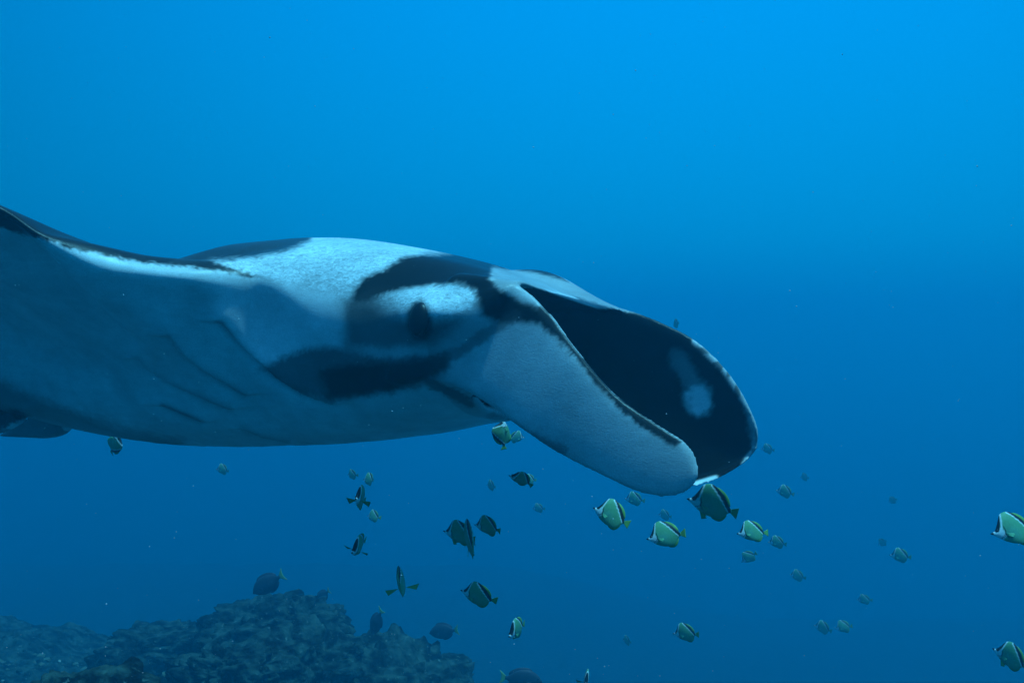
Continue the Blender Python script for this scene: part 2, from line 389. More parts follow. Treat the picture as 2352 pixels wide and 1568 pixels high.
# ---- gill slits: real folds in the skin of the throat
gill = np.zeros(nv)
SL = [([(508, 738), (540, 778), (585, 822), (640, 868), (700, 903), (765, 925)], .015, 13),
      ([(386, 770), (420, 815), (470, 852), (520, 880), (562, 905)], .010, 13),
      ([(318, 822), (345, 848), (395, 880), (450, 905), (525, 938)], .010, 13),
      ([(378, 930), (410, 944), (462, 966)], .010, 12),
      ([(560, 985), (600, 1002), (660, 1014)], .007, 10)]
body_side = vis & (Pm[:, 0] > .15) & (Pm[:, 0] < 1.5) & (Pm[:, 1] > 0)
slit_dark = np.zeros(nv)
for li, (line, amp, wd_) in enumerate(SL):
    ln = np.array(line, float); d = sd_line(Q, ln)
    a = ln[0]; b = ln[-1]; dirv = (b - a) / np.linalg.norm(b - a); nr = np.array([-dirv[1], dirv[0]])
    yl = np.interp(Q[:, 0], ln[:, 0], ln[:, 1]); sgn = np.where(Q[:, 1] > yl, 1, -1)      # +: below / behind the slit
    dd = d * sgn
    disp = np.where(dd < 0, amp * np.exp(-(dd / (wd_ * 2.6)) ** 2), -amp * .6 * np.exp(-(dd / wd_) ** 2))
    gill += np.where(body_side, disp, 0)
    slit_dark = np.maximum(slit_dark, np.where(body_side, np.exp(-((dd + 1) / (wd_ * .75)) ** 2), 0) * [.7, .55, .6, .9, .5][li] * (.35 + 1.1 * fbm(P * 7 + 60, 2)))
P = P + Nn * gill[:, None]
for _ in range(2):
    mk = (np.abs(gill) > 1e-4)[:, None]; P = np.where(mk, P + (lap(P) - P) * .4, P)
Nn = normals(P)

# ---- skin tone: pigment, with some painted shade and highlights (seen side painted from its own shapes, the other side mirrored)
def inside(poly, soft, pts=None): return 1 - sstep(-soft, soft, sdf_poly(Qj if pts is None else pts, poly))
pale = np.full(nv, .66)                                    # belly grey
white = np.zeros(nv)
shoulder = [(455, 606), (520, 594), (600, 585), (668, 571), (705, 550), (735, 530), (800, 520), (900, 540), (1000, 562), (1050, 576), (985, 584), (930, 590), (900, 605), (880, 620), (840, 636), (818, 664), (800, 690), (720, 668), (640, 650), (595, 640), (560, 628)]
white = np.maximum(white, .12 * inside(shoulder, 10))
neck = [(595, 636), (720, 650), (812, 690), (785, 720), (790, 790), (720, 790), (640, 800), (560, 760), (520, 730), (560, 690)]
white = np.maximum(white, .05 * inside(neck, 45))
stripe = [(290, 596), (380, 606), (480, 618), (580, 632), (640, 640), (600, 652), (480, 640), (380, 624), (290, 606)]
white = np.maximum(white, inside(stripe, 6))
pale = np.where((P[:, 0] < -.04) & (P[:, 2] < .09), .47, pale)
alb = pale + (.54 - pale) * white
def darken(mask, to):
    global alb
    alb = alb * (1 - mask) + to * mask
darken(inside([(-60, 380), (0, 440), (200, 520), (300, 570), (470, 595), (575, 628), (602, 637), (560, 634), (470, 617), (330, 602), (200, 580), (100, 550), (0, 522), (-60, 508)], 5) * (Pm[:, 0] > .5), .016)
darken(inside([(380, 610), (470, 545), (600, 500), (740, 500), (712, 553), (662, 576), (590, 590), (500, 599)], 9) * (Pm[:, 0] > .5), .03)
mask_poly = [(806, 700), (814, 664), (838, 636), (880, 619), (900, 604), (930, 588), (985, 582), (1030, 580), (1056, 572), (1130, 588), (1260, 632), (1215, 636), (1136, 617), (1128, 640),
             (1150, 665), (1200, 690), (1232, 705), (1262, 720), (1295, 755), (1345, 818), (1320, 815), (1265, 766), (1240, 745), (1180, 737), (1150, 742), (1108, 726), (1096, 692), (1088, 668), (1060, 655), (1000, 655), (930, 664), (880, 678), (845, 694)]
darken(inside(mask_poly, 10), .010)
darken(.35 * inside([(960, 740), (1060, 730), (1130, 745), (1110, 780), (1030, 812), (960, 815)], 24), .10)  # shade on the pale skin below the eye, painted in
darken(.88 * inside([(788, 690), (840, 690), (900, 720), (950, 735), (1000, 740), (1060, 735), (1030, 765), (1000, 790), (960, 800), (880, 806), (790, 800)], 22), .06)  # dark face tone left of the eye, shade under the bulge painted in
g = np.exp(-(((Q[:, 0] - 860) / 55) ** 2 + ((Q[:, 1] - 700) / 34) ** 2)); darken(.7 * g * (Pm[:, 0] < .5), .05)
eyep = [(842, 690), (900, 672), (960, 662), (1040, 655), (1085, 668), (1095, 690), (1085, 712), (1040, 724), (985, 728), (940, 722), (900, 715)]
alb = np.maximum(alb, .92 * inside(eyep, 9) * sstep(905, 1015, Q[:, 0]) * (Pm[:, 0] < .4))  # pale eye patch, whitened towards the front as a painted sun highlight
darken(inside([(934, 748), (936, 715), (950, 694), (968, 690), (982, 706), (992, 735), (992, 762), (978, 782), (950, 780)], 8, Q) * (Pm[:, 0] < .3), .012)
low = [(596, 850), (640, 822), (700, 800), (770, 796), (860, 815), (950, 812), (1028, 808), (1034, 846), (990, 872), (960, 886), (900, 900), (820, 912), (760, 914), (700, 906), (645, 876)]
darken(.84 * inside(low, 15), .02)
darken(inside([(735, 850), (800, 835), (900, 830), (1028, 818), (1020, 850), (960, 880), (900, 896), (820, 908), (755, 908)], 14), .012)
darken(.6 * (1 - sstep(7, 20, sd_line(Qj, [(1185, 722), (1120, 765), (1060, 805), (1010, 830)]))) * (Pm[:, 0] > -.5), .05)
near_lobe = vis & (Pm[:, 0] < -.03) & (P[:, 1] > 0)
darken((1 - sstep(16, 26, sd_line(Qj, [(1255, 712), (1290, 745), (1330, 800), (1390, 875), (1440, 925), (1490, 968), (1545, 1002)]))) * near_lobe, .025)
darken(.8 * (1 - sstep(6, 16, sd_line(Qj, [(985, 876), (1030, 900), (1078, 924)]))), .04)
darken(.55 * (1 - sstep(8, 24, sd_line(Qj, [(1130, 962), (1190, 992), (1290, 1036)]))) * near_lobe, .06)
darken(.75 * inside([(-120, 830), (0, 872), (120, 925), (270, 982), (420, 1012), (420, 1040), (290, 1012), (110, 976), (60, 968), (0, 955), (-120, 930)], 18) * (Pm[:, 0] > .9), .10)  # soft darker band along the rear edge of the belly
darken(.9 * inside([(-80, 950), (0, 945), (40, 940), (72, 954), (40, 966), (0, 985), (-80, 1000)], 6) * (Pm[:, 0] > 1.6), .02)
# far lobe, inner face
fl = lobe_far & vis
fa = np.full(nv, .012)
spot = inside([(1572, 905), (1588, 888), (1610, 882), (1626, 894), (1630, 930), (1622, 948), (1606, 952), (1588, 940), (1576, 922)], 17) * (.25 + 1.5 * fbm(P * 34 + 8, 3))
streak = .5 * (1 - sstep(8, 30, sd_line(Qj, [(1556, 822), (1575, 850), (1590, 880)])))
fa = fa + .80 * np.clip(1.25 * np.maximum(spot, .45 * streak), 0, 1)
edge_d = sd_line(Q, [(1600, 776), (1660, 815), (1700, 870), (1722, 925), (1741, 995), (1735, 1020)])
fa = np.maximum(fa, .30 * (1 - sstep(6, 14, edge_d)))
fa = np.maximum(fa, .34 * (1 - sstep(4, 22, sd_line(Qj, [(1722, 930), (1730, 960), (1733, 990)]))))
fa = np.maximum(fa, .8 * (1 - sstep(3, 7, sd_line(Q, [(1560, 1121), (1600, 1117), (1660, 1104)]))))  # bottom rim whitened to paint the sun catching its edge
fa = np.maximum(fa, .5 * (1 - sstep(3, 6, sd_line(Q, [(1735, 1020), (1715, 1060), (1690, 1085)]))) * (VN(P * 120) > .5))
alb = np.where(fl, fa, alb)
# rostral margin: pale top edge, dark mouth underneath
strip = inside([(1128, 618), (1240, 632), (1340, 668), (1440, 700), (1470, 712), (1440, 716), (1360, 694), (1280, 672), (1188, 656), (1150, 660), (1134, 640)], 5)
# hidden skin
dorsal = sstep(-.15, .25, Nm[:, 2])
hid = np.where(dorsal > .5, .018, .5)
alb = np.where(vis, alb, hid)
inlobe = (P[:, 1] > 0) & (P[:, 0] < -.29 + (.11 - P[:, 2]) * .7 - .01) & (Nn[:, 1] < .1) & ~vis
alb = np.where(inlobe | (lobe_far & ~vis & (Nn[:, 1] > -.1)), .02, alb)
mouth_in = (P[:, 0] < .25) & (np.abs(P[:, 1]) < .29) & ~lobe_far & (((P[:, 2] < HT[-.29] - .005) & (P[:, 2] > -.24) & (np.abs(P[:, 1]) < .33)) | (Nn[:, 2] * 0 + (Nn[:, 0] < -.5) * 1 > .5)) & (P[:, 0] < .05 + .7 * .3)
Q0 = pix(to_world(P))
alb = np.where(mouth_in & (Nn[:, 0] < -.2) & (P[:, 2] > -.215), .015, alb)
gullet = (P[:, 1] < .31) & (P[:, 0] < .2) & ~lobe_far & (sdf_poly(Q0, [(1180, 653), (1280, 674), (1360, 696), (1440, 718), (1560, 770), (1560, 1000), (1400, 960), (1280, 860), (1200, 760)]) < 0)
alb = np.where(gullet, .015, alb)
strip = 1 - sstep(-5, 5, sdf_poly(Q0 + jit * .5, [(1128, 618), (1180, 618), (1240, 628), (1340, 655), (1440, 690), (1500, 722), (1440, 716), (1360, 694), (1280, 672), (1188, 654), (1150, 662), (1134, 640)]))
f0 = ((Nn[:, :1] * bv + Nn[:, 1:2] * RV + Nn[:, 2:3] * UV_) * -to_world(P)).sum(1) > 0
alb = np.where(f0 & (P[:, 0] < .1), alb * (1 - strip) + .32 * strip, alb)
th = P[:, [0, 2]]
rimf = 1 - sstep(.012, .022, sd_line(th, [(-.45, -.455), (-.53, -.451), (-.60, -.425)])); alb = np.where(P[:, 1] < -.2, alb * (1 - rimf) + .8 * rimf, alb)  # sunlight on the far fin's bottom rim, painted into the skin
rimr = (1 - sstep(.008, .020, sd_line(th, [(-.52, .016), (-.62, -.075), (-.694, -.185), (-.724, -.262), (-.718, -.315), (-.69, -.362)]))) * (P[:, 1] < -.2) * (.25 + .75 * sstep(.4, .6, VN(P * 70))); alb = np.where(P[:, 1] < -.2, alb * (1 - rimr) + .42 * rimr, alb)
rimn = (1 - sstep(.003, .006, sd_line(th, [(-.30, .075), (-.386, .007), (-.47, -.088), (-.573, -.195), (-.69, -.270), (-.752, -.305), (-.780, -.345)]))) * (P[:, 1] > .2)  # rim light along the near fin's upper edge, painted as a paler line
alb = alb * (1 - rimn) + .4 * rimn
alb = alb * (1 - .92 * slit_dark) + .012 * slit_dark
alb *= .74 + .30 * fbm(P * 9 + 4, 4) / .47 + .22 * fbm(P * 38 + 4, 3)
alb = np.clip(alb, .008, .86)
alb = np.where(P[:, 0] > 2.06, alb * .5, alb)
rgb = alb[:, None] * np.array([.95, .98, 1.0])
set_col(me2, rgb)
grain = np.clip(np.maximum(inside(shoulder, 25), inside(eyep, 20)), 0, 1) * vis; set_col(me2, np.repeat(grain[:, None], 3, 1), 'Grain')
M_SKIN = bpy.data.materials.new('manta_skin'); M_SKIN.use_nodes = True
t = M_SKIN.node_tree; p = t.nodes['Principled BSDF']
a = N(t, 'ShaderNodeAttribute', attribute_name='Col'); tcn = N(t, 'ShaderNodeTexCoord')
mp = N(t, 'ShaderNodeMapping'); mp.inputs['Scale'].default_value = (.55, 1, 1.6); t.links.new(tcn.outputs['Object'], mp.inputs[0])
n1 = N(t, 'ShaderNodeTexNoise'); n1.inputs['Scale'].default_value = 95; n1.inputs['Detail'].default_value = 3; n1.inputs['Distortion'].default_value = 1.6
n2 = N(t, 'ShaderNodeTexNoise'); n2.inputs['Scale'].default_value = 260; n2.inputs['Detail'].default_value = 4
t.links.new(mp.outputs[0], n1.inputs['Vector']); t.links.new(tcn.outputs['Object'], n2.inputs['Vector'])
mrr = N(t, 'ShaderNodeMapRange'); mrr.inputs['From Min'].default_value = .3; mrr.inputs['From Max'].default_value = .7; mrr.inputs['To Min'].default_value = .88; mrr.inputs['To Max'].default_value = 1.12
t.links.new(n2.outputs[0], mrr.inputs[0])
sm = N(t, 'ShaderNodeVectorMath', operation='SCALE'); t.links.new(a.outputs['Color'], sm.inputs[0]); t.links.new(mrr.outputs[0], sm.inputs['Scale'])
# fine creases running along the head fins and flanks
mp3 = N(t, 'ShaderNodeMapping'); mp3.inputs['Rotation'].default_value = (0, math.radians(23), 0); mp3.inputs['Scale'].default_value = (16, 16, 60)
t.links.new(tcn.outputs['Object'], mp3.inputs[0])
n3 = N(t, 'ShaderNodeTexNoise'); n3.inputs['Scale'].default_value = 1; n3.inputs['Detail'].default_value = 5; n3.inputs['Distortion'].default_value = .4
t.links.new(mp3.outputs[0], n3.inputs['Vector'])
mr3 = N(t, 'ShaderNodeMapRange'); mr3.inputs['From Min'].default_value = .35; mr3.inputs['From Max'].default_value = .65; mr3.inputs['To Min'].default_value = .955; mr3.inputs['To Max'].default_value = 1.045
t.links.new(n3.outputs[0], mr3.inputs[0])
sm3 = N(t, 'ShaderNodeVectorMath', operation='SCALE'); t.links.new(sm.outputs[0], sm3.inputs[0]); t.links.new(mr3.outputs[0], sm3.inputs['Scale'])
ag = N(t, 'ShaderNodeAttribute', attribute_name='Grain')
mp4 = N(t, 'ShaderNodeMapping'); mp4.inputs['Rotation'].default_value = (0, math.radians(-20), 0); mp4.inputs['Scale'].default_value = (60, 100, 150); t.links.new(tcn.outputs['Object'], mp4.inputs[0])
n4 = N(t, 'ShaderNodeTexNoise'); n4.inputs['Scale'].default_value = 1; n4.inputs['Detail'].default_value = 3; n4.inputs['Distortion'].default_value = 1.2; t.links.new(mp4.outputs[0], n4.inputs['Vector'])
mr4 = N(t, 'ShaderNodeMapRange'); mr4.inputs['From Min'].default_value = .3; mr4.inputs['From Max'].default_value = .7; mr4.inputs['To Min'].default_value = .55; mr4.inputs['To Max'].default_value = 1.25; t.links.new(n4.outputs[0], mr4.inputs[0])
mx4 = N(t, 'ShaderNodeMix'); mx4.inputs['A'].default_value = 1; t.links.new(ag.outputs['Fac'], mx4.inputs['Factor']); t.links.new(mr4.outputs[0], mx4.inputs['B'])
sm4 = N(t, 'ShaderNodeVectorMath', operation='SCALE'); t.links.new(sm3.outputs[0], sm4.inputs[0]); t.links.new(mx4.outputs['Result'], sm4.inputs['Scale'])
t.links.new(sm4.outputs[0], p.inputs['Base Color'])
p.inputs['Roughness'].default_value = .34; p.inputs['Specular IOR Level'].default_value = .14
b1 = N(t, 'ShaderNodeBump'); b1.inputs['Strength'].default_value = .12; b1.inputs['Distance'].default_value = .004
b2 = N(t, 'ShaderNodeBump'); b2.inputs['Strength'].default_value = .08; b2.inputs['Distance'].default_value = .002
t.links.new(n1.outputs[0], b1.inputs['Height']); t.links.new(n2.outputs[0], b2.inputs['Height'])
t.links.new(b1.outputs[0], b2.inputs['Normal']); t.links.new(b2.outputs[0], p.inputs['Normal'])
me2.materials.clear(); me2.materials.append(M_SKIN)
me2.polygons.foreach_set('use_smooth', [True] * len(me2.polygons))
manta = bpy.data.objects.new('manta_ray', None); link(manta)
tag(manta, 'large black and white manta ray swimming right above the reef with its head fins lowered', 'manta ray')
manta.matrix_world = Matrix(((bv[0], RV[0], UV_[0], ORG[0]), (bv[1], RV[1], UV_[1], ORG[1]), (bv[2], RV[2], UV_[2], ORG[2]), (0, 0, 0, 1)))
if np.linalg.det(np.column_stack([bv, RV, UV_])) < 0:      # keep a proper rotation: mirror into a right-handed frame
    P2 = P.copy(); P2[:, 1] *= -1; me2.vertices.foreach_set('co', P2.astype(np.float32).ravel()); me2.flip_normals(); me2.update()
    manta.matrix_world = Matrix(((bv[0], -RV[0], UV_[0], ORG[0]), (bv[1], -RV[1], UV_[1], ORG[1]), (bv[2], -RV[2], UV_[2], ORG[2]), (0, 0, 0, 1)))
    SGN = -1
else: SGN = 1
body = bpy.data.objects.new('body', me2); link(body, manta); me2.name = 'manta_body'
M_EYE = plain_material('wet_black_eye', (.006, .007, .009), .4, .25)
ev, ef = ico(3)
for s in (1, -1):
    o = mesh_obj('eye', ev * [.030, .022, .047], ef, M_EYE, manta)
    k_ = (P[:, 1] * s > .3) & (np.abs(P[:, 0] + .034) < .012) & (np.abs(P[:, 2] + .02) < .012)
    o.location = (-.034, SGN * s * (float(np.abs(P[k_, 1]).max()) - .008), -.020); o.rotation_euler = (0, math.radians(-6), 0)

# ------------------------------------------------------------------ barberfish (black, white and yellow butterflyfish)
TOP = [(0, .004), (.03, .018), (.07, .03), (.11, .075), (.16, .17), (.21, .29), (.245, .365), (.30, .41), (.38, .43), (.48, .41), (.58, .355), (.68, .275), (.76, .185), (.81, .12), (.85, .085), (.88, .08)]
BOT = [(0, -.014), (.05, -.035), (.10, -.065), (.18, -.115), (.28, -.170), (.38, -.205), (.48, -.225), (.58, -.232), (.67, -.22), (.74, -.175), (.79, -.105), (.83, -.035), (.855, -.012), (.88, -.008)]
THK = [(0, .008), (.05, .018), (.10, .036), (.18, .058), (.30, .078), (.42, .08), (.55, .066), (.68, .042), (.8, .02), (.88, .011)]
NX, NR = 64, 44
fx = .88 * (np.linspace(0, 1, NX) ** 1.1)
zt = pchip(*np.array(TOP).T, fx); zb = pchip(*np.array(BOT).T, fx); yk = pchip(*np.array(THK).T, fx)
rs = []
for i in range(NX):
    a = np.linspace(0, 2 * np.pi, NR, endpoint=False); s = np.sin(a); c = np.cos(a)
    z = (zt[i] + zb[i]) / 2 + (zt[i] - zb[i]) / 2 * s
    # fat in the middle, knife-thin along the fin bases
    y = yk[i] * np.sign(c) * np.abs(c) ** 1.35
    rs.append(np.column_stack([np.full(NR, fx[i]), y, z]))
FB = close_tube(rs); fpts = FB[0]; f2 = fpts[:, [0, 2]]
fj = f2 + np.column_stack([VN(fpts * 70) - .5, VN(fpts * 70 + 9) - .5]) * .012
def reg(poly, soft=.008): return 1 - sstep(-soft, soft, sdf_poly(fj, poly))
def lin(line, r, soft=.006): return 1 - sstep(r - soft, r + soft, sd_line(fj, line))
YEL = np.array([.13, .35, .17]); BLK = np.array([.010, .011, .014]); WHT = np.array([.78, .80, .80])
fc = np.tile(YEL, (len(f2), 1))
def over(mask, c):
    global fc
    fc = fc * (1 - mask[:, None]) + np.asarray(c) * mask[:, None]
over(np.exp(-(((f2[:, 0] - .42) / .16) ** 2 + ((f2[:, 1] + .02) / .12) ** 2)) * .55, (.14, .42, .34))
over(reg([(.0, .05), (.09, .05), (.16, .10), (.22, .10), (.275, .02), (.285, -.08), (.22, -.16), (.1, -.09), (.0, -.06)], .012), WHT)
over(lin([(.262, .385), (.245, .28), (.232, .18), (.225, .10)], .016), WHT)
over(reg([(-.02, .06), (.048, .045), (.066, .0), (.05, -.03), (-.02, -.06)]), BLK)
over(reg([(.085, .03), (.135, .015), (.165, .03), (.19, .09), (.212, .18), (.235, .30), (.243, .385), (.2, .42), (.08, .18), (.06, .06)]), BLK)
over(lin([(.262, .12), (.285, .04), (.278, -.03), (.255, -.075), (.20, -.105)], .009), BLK)
over(lin([(.278, -.02), (.31, -.065), (.33, -.10)], .010), BLK)
over(lin([(.39, .415), (.51, .318), (.625, .205), (.735, .09), (.82, .0)], .012), WHT)
over(reg([(.41, .46), (.50, .43), (.60, .36), (.70, .275), (.78, .19), (.83, .11), (.86, .075), (.868, .01), (.835, -.005), (.745, .10), (.635, .215), (.52, .325), (.41, .415)], .006), BLK)
fc *= (.9 + .2 * VN(fpts * 40))[:, None]
M_FISH = skin_material('barberfish_scales', .45, .25, .25, 220, var=.12, dist=.002)
M_FIN = plain_material('yellow_fin', (.17, .33, .07), .5, .2, 90, .3)
M_FINP = plain_material('clear_side_fin', (.15, .40, .20), .5, .2, 90, .2)
M_FINB = plain_material('black_eye', (.008, .009, .012), .15, .5)
def thin(points, t=.004):                                # flat fin with a little thickness, in the x-z plane
    P2 = resample(np.array(points + [points[0]], float), 41)[:-1]; n = len(P2); c = P2.mean(0)
    vs = [(p[0], t * .3, p[1]) for p in P2] + [(p[0], -t * .3, p[1]) for p in P2] + [(c[0], t, c[1]), (c[0], -t, c[1])]
    fs = []
    for j in range(n):
        k = (j + 1) % n; fs += [[j, k, n + k, n + j], [j, 2 * n, k], [n + j, n + k, 2 * n + 1]]
    return vs, fs
def rayfin(base0, base1, tips, t=.003, rows=5):           # fan fin with slightly pleated rays
    vs = []; fs = []; n = len(tips)
    for i in range(rows + 1):
        u = i / rows
        for j in range(n):
            b = np.array(base0) * (1 - j / (n - 1)) + np.array(base1) * (j / (n - 1))
            q = b * (1 - u) + np.array(tips[j]) * u; vs.append((q[0], q[1] + (t if j % 2 else -t) * (.4 + u), q[2]))
    m = len(vs); vs += [(x, y - t, z) for x, y, z in vs]
    for i in range(rows):
        for j in range(n - 1):
            a = i * n + j; fs += [[a, a + 1, a + n + 1, a + n], [m + a, m + a + n, m + a + n + 1, m + a + 1]]
    for j in range(n - 1): fs += [[j, m + j, m + j + 1, j + 1], [rows * n + j, rows * n + j + 1, m + rows * n + j + 1, m + rows * n + j]]
    for i in range(rows): fs += [[i * n, (i + 1) * n, m + (i + 1) * n, m + i * n], [i * n + n - 1, m + i * n + n - 1, m + (i + 1) * n + n - 1, (i + 1) * n + n - 1]]
    return vs, fs
SHIFT = np.array([-.5, 0, -.08])
fish_meshes = []
def fmesh(name, vf, mat, col=None):
    va = np.array(vf[0], float); va[:, 1] += BEND * np.clip(va[:, 0] - .30, 0, None) ** 2 - BEND * .12 * np.clip(.3 - va[:, 0], 0, None); va = va + SHIFT
    me = bpy.data.meshes.new(name); me.from_pydata([tuple(v) for v in va], [], vf[1]); me.update()
    me.polygons.foreach_set('use_smooth', [True] * len(me.polygons)); me.materials.append(mat)
    if col is not None: set_col(me, col)
    return me
eyv, eyf = ico(2)
def fish_set():
    FM = {
        'body': fmesh('barberfish_body', FB, M_FISH, fc),
        'dorsal_fin': fmesh('barberfish_dorsal', thin([(.46, .40), (.54, .40), (.64, .365), (.735, .30), (.80, .22), (.83, .15), (.835, .105), (.80, .11), (.72, .19), (.60, .31)]), M_FIN),
        'anal_fin': fmesh('barberfish_anal', thin([(.52, -.20), (.56, -.245), (.64, -.268), (.71, -.262), (.77, -.21), (.81, -.12), (.815, -.07), (.76, -.11), (.66, -.17)]), M_FIN),
        'tail_fin': fmesh('barberfish_tail', rayfin((.865, 0, .075), (.865, 0, 0), [(1.0, 0, .165 - .24 * j / 10 ) if True else 0 for j in range(11)], .003), M_FIN),
    }
    FMP = {s: fmesh('barberfish_pectoral', rayfin((.30, s * .074, -.02), (.32, s * .074, -.075), [(.43 + .02 * math.sin(j), s * (.088 + .003 * j), -.03 - .018 * j) for j in range(6)], .002, 4), M_FINP) for s in (1, -1)}
    FMPO = {s: fmesh('barberfish_pectoral_open', rayfin((.30, s * .07, -.02), (.36, s * .07, -.03), [(.31 + .035 * j, s * (.36 - .014 * j), .0 - .030 * j) for j in range(6)], .002, 4), M_FIN) for s in (1, -1)}
    FMV = {s: fmesh('barberfish_pelvic', rayfin((.30, s * .03, -.165), (.38, s * .03, -.20), [(.37 + .025 * j, s * (.05 + .004 * j), -.31 + .012 * j) for j in range(5)], .002, 4), M_FIN) for s in (1, -1)}
    FME = {s: fmesh('barberfish_eye', (eyv * [.027, .011, .027] + [.128, s * .043, .045], eyf), M_FINB) for s in (1, -1)}
    return FM, FMP, FMPO, FMV, FME
SETS = []
for BEND in (0.0, .42, -.42): SETS.append(fish_set())
BEND = 0.0
def barber(open_fins=False, pelvic=True, bend=0):
    FM, FMP, FMPO, FMV, FME = SETS[bend]
    r = bpy.data.objects.new('barberfish', None); link(r)
    for k, me in FM.items(): link(bpy.data.objects.new(k, me), r)
    for s in (1, -1):
        link(bpy.data.objects.new('pectoral_fin', (FMPO if open_fins else FMP)[s]), r)
        if pelvic: link(bpy.data.objects.new('pelvic_fin', FMV[s]), r)
        link(bpy.data.objects.new('eye', FME[s]), r)
    return r
PROTO = {(o, q, b): None for o in (0, 1) for q in (0, 1) for b in (0, 1, 2)}
def copy_tree(o):
    c = o.copy(); link(c)
    for ch in o.children:
        k = ch.copy(); link(k); k.parent = c
    return c
def place_fish(px, py, plen, size, pitch, yaw, roll, label, open_fins=0, pelvic=0):
    """plen: length in photo pixels if seen side-on; size: metres; pitch: nose up; yaw: 0 faces left, 90 away, -90 to the viewer"""
    k = (open_fins, pelvic, (int(px * 7 + py) % 3) if abs(yaw) < 55 else 0)
    if PROTO[k] is None: o = PROTO[k] = barber(*k)
    else: o = copy_tree(PROTO[k])
    d = size * 2352 / (FX * plen); o.location = at(px, py, d)
    M = Matrix.Rotation(math.radians(-yaw), 3, 'Z') @ Matrix.Rotation(math.radians(pitch), 3, 'Y') @ Matrix.Rotation(math.radians(roll), 3, 'X')
    o.rotation_euler = M.to_euler(); o.scale = (size,) * 3
    return tag(o, label, 'fish', 'barberfish schooling under the manta ray')
